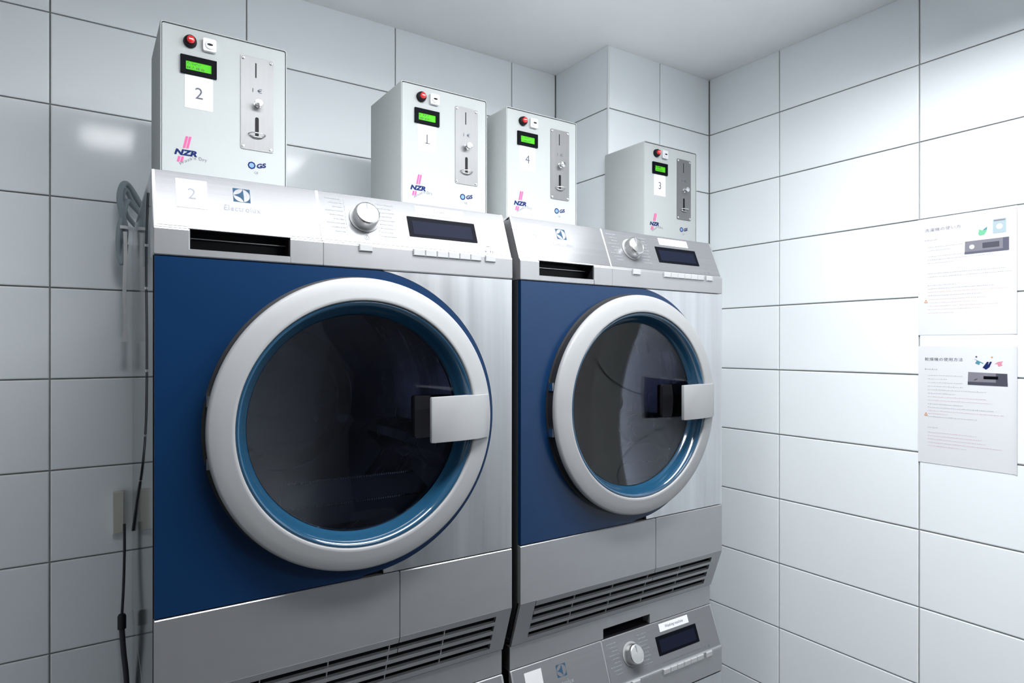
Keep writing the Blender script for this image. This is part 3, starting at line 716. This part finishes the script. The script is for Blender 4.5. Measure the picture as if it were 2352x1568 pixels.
# ================================================================== NOTICES ON THE RIGHT WALL
def notice(y0, z1, label, title, kind):
    e = empty('notice_sheet', (XR, y0-0.105, z1-0.297+HC)); o = (XR, y0-0.105, z1-0.297)
    tag(e, label, 'notice', 'notice sheets on the right wall')
    def P(u, v, off): # u to the right (towards -y), v up from the top edge; paper bends off the wall a touch near its free edge
        return (XR-0.0006-off-0.0020*max(0, (u-0.199)/0.012)**2, y0-u, z1+v)
    sh = MB(); nu = 12; v = []; f = []
    for t in (0, 0.0003):
        for j in range(2):
            for i in range(nu+1): v.append(P(0.199*i/8 if i <= 8 else 0.199+0.003*(i-8), -0.297*j, t))
    m = nu+1
    for i in range(nu):
        f += [(i, i+1, m+i+1, m+i), (2*m+i, 3*m+i, 3*m+i+1, 2*m+i+1), (i, 2*m+i, 2*m+i+1, i+1), (m+i, m+i+1, 3*m+i+1, 3*m+i)]
    f += [(0, m, 3*m, 2*m), (nu, 2*m+nu, 3*m+nu, m+nu)]
    pp = sh.add(v, f).build('paper', 'paper', e, o, smooth=40)
    T = lambda u, v, off: P(u, v, off+0.0003)
    def rect(mname, name, *rs):
        b = MB()
        for u0, u1, v0, v1 in rs: quad(b, T, u0, u1, v0, v1, 0.0002, 0.0004)
        return b.build(name, mname, e, o)
    t = MB(); add_text(t, title, T, 0.0155, -0.0345 if kind == 1 else -0.0370, width=0.0810 if kind == 1 else 0.0850, height=0.0086, off=0.0004, spacing=1.1)
    t.build('heading', 'print_midgrey' if kind == 1 else 'print_silver', e, o)
    rr = random.Random(kind)
    def line(b, u0, u1, v, hgt=0.0018):
        u = u0
        while u < u1:
            l = min(rr.uniform(0.0010, 0.0022), u1-u); quad(b, T, u, u+l, v, v+hgt*rr.uniform(0.5, 1), 0.0002, 0.0004); u += l+rr.uniform(0.0012, 0.0024)
    g, r_ = MB(), MB()
    line(g, 0.0155, 0.045, -0.0575 if kind == 1 else -0.0600, 0.0035)
    rows = [(-0.075,0.10),(-0.0835,0.075),(-0.0985,0.115),(-0.107,0.165),(-0.1155,0.08),(-0.142,0.19),(-0.1505,0.20),(-0.172,0.085),(-0.1805,0.165),(-0.198,0.14)] if kind == 1 else \
           [(-0.0745,0.10),(-0.0835,0.065),(-0.0925,0.10),(-0.102,0.10),(-0.111,0.15),(-0.120,0.085),(-0.1470,0.10),(-0.1555,0.165),(-0.179,0.13),(-0.2065,0.045)]
    for v_, u1 in rows: line(g, 0.023, u1, v_)
    reds = [(-0.189,0.195),(-0.2075,0.15),(-0.216,0.13),(-0.2245,0.18),(-0.233,0.135),(-0.242,0.08)] if kind == 1 else [(-0.1285,0.15),(-0.1375,0.16),(-0.164,0.185),(-0.1715,0.07),(-0.2190,0.13),(-0.2275,0.14),(-0.236,0.15),(-0.2445,0.18),(-0.253,0.11)]
    for v_, u1 in reds: line(r_, 0.023, u1, v_)
    g.build('text_lines', 'print_faint', e, o)['kind'] = 'stuff'; r_.build('text_lines', 'print_red', e, o)['kind'] = 'stuff'
    # picture of a control panel
    if kind == 1:
        u0, u1, v0, v1 = 0.1045, 0.1950, -0.1010, -0.0700
        b = MB().slab([(u0, v0), (u1, v0), (u1-0.001, v1), (u0+0.001, v1)], T, 0.0002, 0.0004).build('panel_picture', 'print_midgrey', e, o)
        quad(MB(), T, u0, u1, v0, v0+0.0055, 0.0004, 0.0006).build('picture_detail', 'print_silver', b, o)
        quad(MB(), T, u1-0.012, u1, v0+0.0055, v1, 0.0004, 0.0006).build('picture_detail', 'print_silver', b, o)
        quad(MB(), T, 0.1420, 0.1760, -0.0905, -0.0775, 0.0004, 0.0006).build('picture_detail', 'print_dark', b, o)
        MB().slab([(0.120+0.0055*math.cos(R(20*i)), -0.0845+0.0055*math.sin(R(20*i))) for i in range(18)], T, 0.0004, 0.0006).build('picture_detail', 'paper', b, o)
        w_ = MB().slab([(0.1630,-0.0585),(0.1893,-0.0585),(0.1893,-0.0250),(0.1630,-0.0250)], T, 0.0002, 0.0004).build('machine_picture', 'print_skyblue', e, o)
        quad(MB(), T, 0.1650, 0.1875, -0.0300, -0.0268, 0.0004, 0.0006).build('picture_detail', 'print_midgrey', w_, o)
        MB().slab([(0.1762+0.0065*math.cos(R(20*i)), -0.0430+0.0065*math.sin(R(20*i))) for i in range(18)], T, 0.0004, 0.0006).build('picture_detail', 'paper', w_, o)
        gp = MB().slab([(0.1330,-0.0560),(0.1370,-0.0600),(0.1450,-0.0590),(0.1500,-0.0510),(0.1510,-0.0440),(0.1420,-0.0480),(0.1350,-0.0440)], T, 0.0002, 0.0004).build('laundry_picture', 'print_green', e, o)
        MB().slab([(0.1420,-0.0480),(0.1510,-0.0470),(0.1515,-0.0400),(0.1450,-0.0450)], T, 0.0004, 0.0006).build('picture_detail', 'print_teal', gp, o)
    else:
        u0, u1, v0, v1 = 0.1110, 0.1915, -0.0945, -0.0645
        b = MB().slab([(u0, v0+0.001), (u1+0.001, v0), (u1, v1), (u0+0.001, v1+0.002)], T, 0.0002, 0.0004).build('panel_picture', 'print_midgrey', e, o)
        quad(MB(), T, u0, u1+0.0008, v0+0.001, v0+0.0085, 0.0004, 0.0006).build('picture_detail', 'print_dark', b, o)
        quad(MB(), T, 0.1690, u1, v0+0.0085, v1, 0.0004, 0.0006).build('picture_detail', 'print_dark', b, o)
        quad(MB(), T, 0.1440, 0.1735, -0.0785, -0.0715, 0.0006, 0.0008).build('picture_detail', 'screen_frame', b, o)
        MB().slab([(0.1240,-0.0830),(0.1310,-0.0800),(0.1320,-0.0770),(0.1250,-0.0800)], T, 0.0004, 0.0006).build('picture_detail', 'print_dark', b, o)
        l = MB().slab([(0.1240,-0.0300),(0.1440,-0.0405),(0.1430,-0.0420),(0.1370,-0.0390),(0.1350,-0.0450),(0.1265,-0.0410),(0.1300,-0.0345)], T, 0.0002, 0.0004).build('laundry_picture', 'print_teal', e, o)
        MB().slab([(0.1420,-0.0510),(0.1490,-0.0560),(0.1560,-0.0500),(0.1610,-0.0370),(0.1570,-0.0365),(0.1530,-0.0450),(0.1545,-0.0370),(0.1510,-0.0370)], T, 0.0002, 0.0004).build('laundry_picture', 'print_navy', e, o)
        MB().slab([(0.1660,-0.0420),(0.1730,-0.0370),(0.1830,-0.0350),(0.1800,-0.0410),(0.1820,-0.0450),(0.1740,-0.0480),(0.1720,-0.0420)], T, 0.0002, 0.0004).build('laundry_picture', 'print_rose', e, o)
        MB().slab([(0.1290+0.0022*math.cos(R(40*i)), -0.0255+0.0022*math.sin(R(40*i))) for i in range(9)], T, 0.0002, 0.0004).build('picture_detail', 'print_silver', l, o)
        MB().slab([(0.1610+0.0020*math.cos(R(40*i)), -0.0262+0.0020*math.sin(R(40*i))) for i in range(9)], T, 0.0002, 0.0004).build('picture_detail', 'print_orange', l, o)
    vz = -0.2150 if kind == 1 else -0.1770
    tr = MB().slab([(0.0140,vz),(0.0225,vz),(0.01825,vz+0.0090)], T, 0.0002, 0.0004).build('warning_triangle', 'print_orange', e, o)
    MB().slab([(0.0163,vz+0.0014),(0.0202,vz+0.0014),(0.01825,vz+0.0054)], T, 0.0004, 0.0006).build('triangle_centre', 'paper', tr, o)
notice(-0.2228, 0.3275, 'white notice sheet with washer picture, green laundry and silver panel, upper of the two', '洗濯機の使い方', 1)
notice(-0.2232, 0.0020, 'white notice sheet with coloured garments and dark panel picture, lower of the two', '乾燥機の使用方法', 2)

# ================================================================== CABLES BEHIND THE NEARER DRYER
def coil():
    e = empty('cable_coil', (-0.012, 0.64, 0.16+HC)); o = (-0.012, 0.64, 0.16)
    tag(e, 'grey cable coil hanging on the tiled wall behind the nearer dryer', 'cable')
    MB().tube(smooth_path([(0.030,0.684,0.318),(0.010,0.674,0.352),(-0.004,0.655,0.364),(-0.013,0.640,0.352),(-0.017,0.630,0.325),(-0.013,0.632,0.295),(-0.006,0.640,0.262),(-0.008,0.640,0.225),(-0.013,0.636,0.196),(-0.013,0.634,0.182)]), 0.0062, 12).build('loop', 'cable_grey', e, o, smooth=60)
    MB().tube(smooth_path([(0.030,0.686,0.300),(0.008,0.672,0.322),(-0.002,0.652,0.324),(-0.008,0.640,0.300),(-0.016,0.634,0.268),(-0.019,0.634,0.235),(-0.018,0.636,0.205),(-0.013,0.634,0.183),(-0.008,0.632,0.200),(-0.006,0.628,0.225)]), 0.0056, 12).build('loop', 'cable_grey', e, o, smooth=60)
    MB().tube(smooth_path([(0.030,0.688,0.262),(0.008,0.676,0.284),(-0.004,0.660,0.300),(-0.010,0.652,0.335),(-0.004,0.655,0.350),(0.006,0.670,0.335),(0.030,0.686,0.300)]), 0.0050, 12).build('loop', 'cable_grey', e, o, smooth=60)
    MB().lathe([(0.0004,-0.0035),(0.0105,-0.0035),(0.0105,0.0035),(0.0004,0.0035)], Vector((-0.0105, 0.637, 0.262)), 18, (1,0,0), (0,1,0), (0,0,1)).build('tie', 'strap_white', e, o, smooth=40)
coil()
def strap():
    s = MB(); n = 16; v = []; f = []
    for i in range(n+1):
        t = i/n; z = 0.250-0.240*t; wv = 0.0010*math.sin(t*9); hw = 0.0036 if t < 0.9 else 0.0036+0.04*(t-0.9)
        for dy in (0, 0.0014): v += [(-0.0075+wv-hw, 0.612+dy+0.004*t, z), (-0.0075+wv+hw, 0.612+dy+0.004*t, z)]
    for i in range(n):
        a = i*4; f += [(a,a+1,a+5,a+4),(a+2,a+6,a+7,a+3),(a,a+4,a+6,a+2),(a+1,a+3,a+7,a+5)]
    f += [(0,2,3,1),(n*4,n*4+1,n*4+3,n*4+2)]
    tag(s.add(v, f).build('cloth_strap', 'strap_white', None, world=True), 'narrow white cloth strap hanging from the grey cable coil', 'strap')
strap()
tag(MB().cbox(-0.0270, -0.0060, 0.6880, 0.7050, -0.424, -0.331, 0.001).build('cable_cover', 'beige_plastic', None, world=True), 'small beige cable cover on the tiles behind the nearer dryer', 'cable cover')
def hose():
    e = empty('hose_coupling', (-0.012, 0.66, -0.615+HC)); o = (-0.012, 0.66, -0.615)
    tag(e, 'dark hose with a black coupling low behind the nearer dryer', 'hose')
    MB().lathe([(0.0004,-0.014),(0.0085,-0.014),(0.0085,0.014),(0.0065,0.018),(0.0004,0.018)], Vector((-0.011, 0.660, -0.617)), 20, (1,0,0), (0,1,0), (0,0,1)).build('coupling', 'black_rubber', e, o, smooth=40)
    MB().tube(smooth_path([(-0.011,0.66,-0.60),(-0.008,0.66,-0.54),(-0.006,0.664,-0.46),(-0.006,0.67,-0.40)]), 0.0028, 8).build('cable', 'cable_dark', e, o, smooth=60)
    MB().tube(smooth_path([(-0.011,0.66,-0.63),(-0.008,0.650,-0.68),(-0.002,0.645,-0.76),(0.0,0.66,-0.95),(-0.01,0.68,-1.2),(-0.01,0.68,-1.43)]), 0.0055, 10).build('hose', 'cable_dark', e, o, smooth=60)
hose()
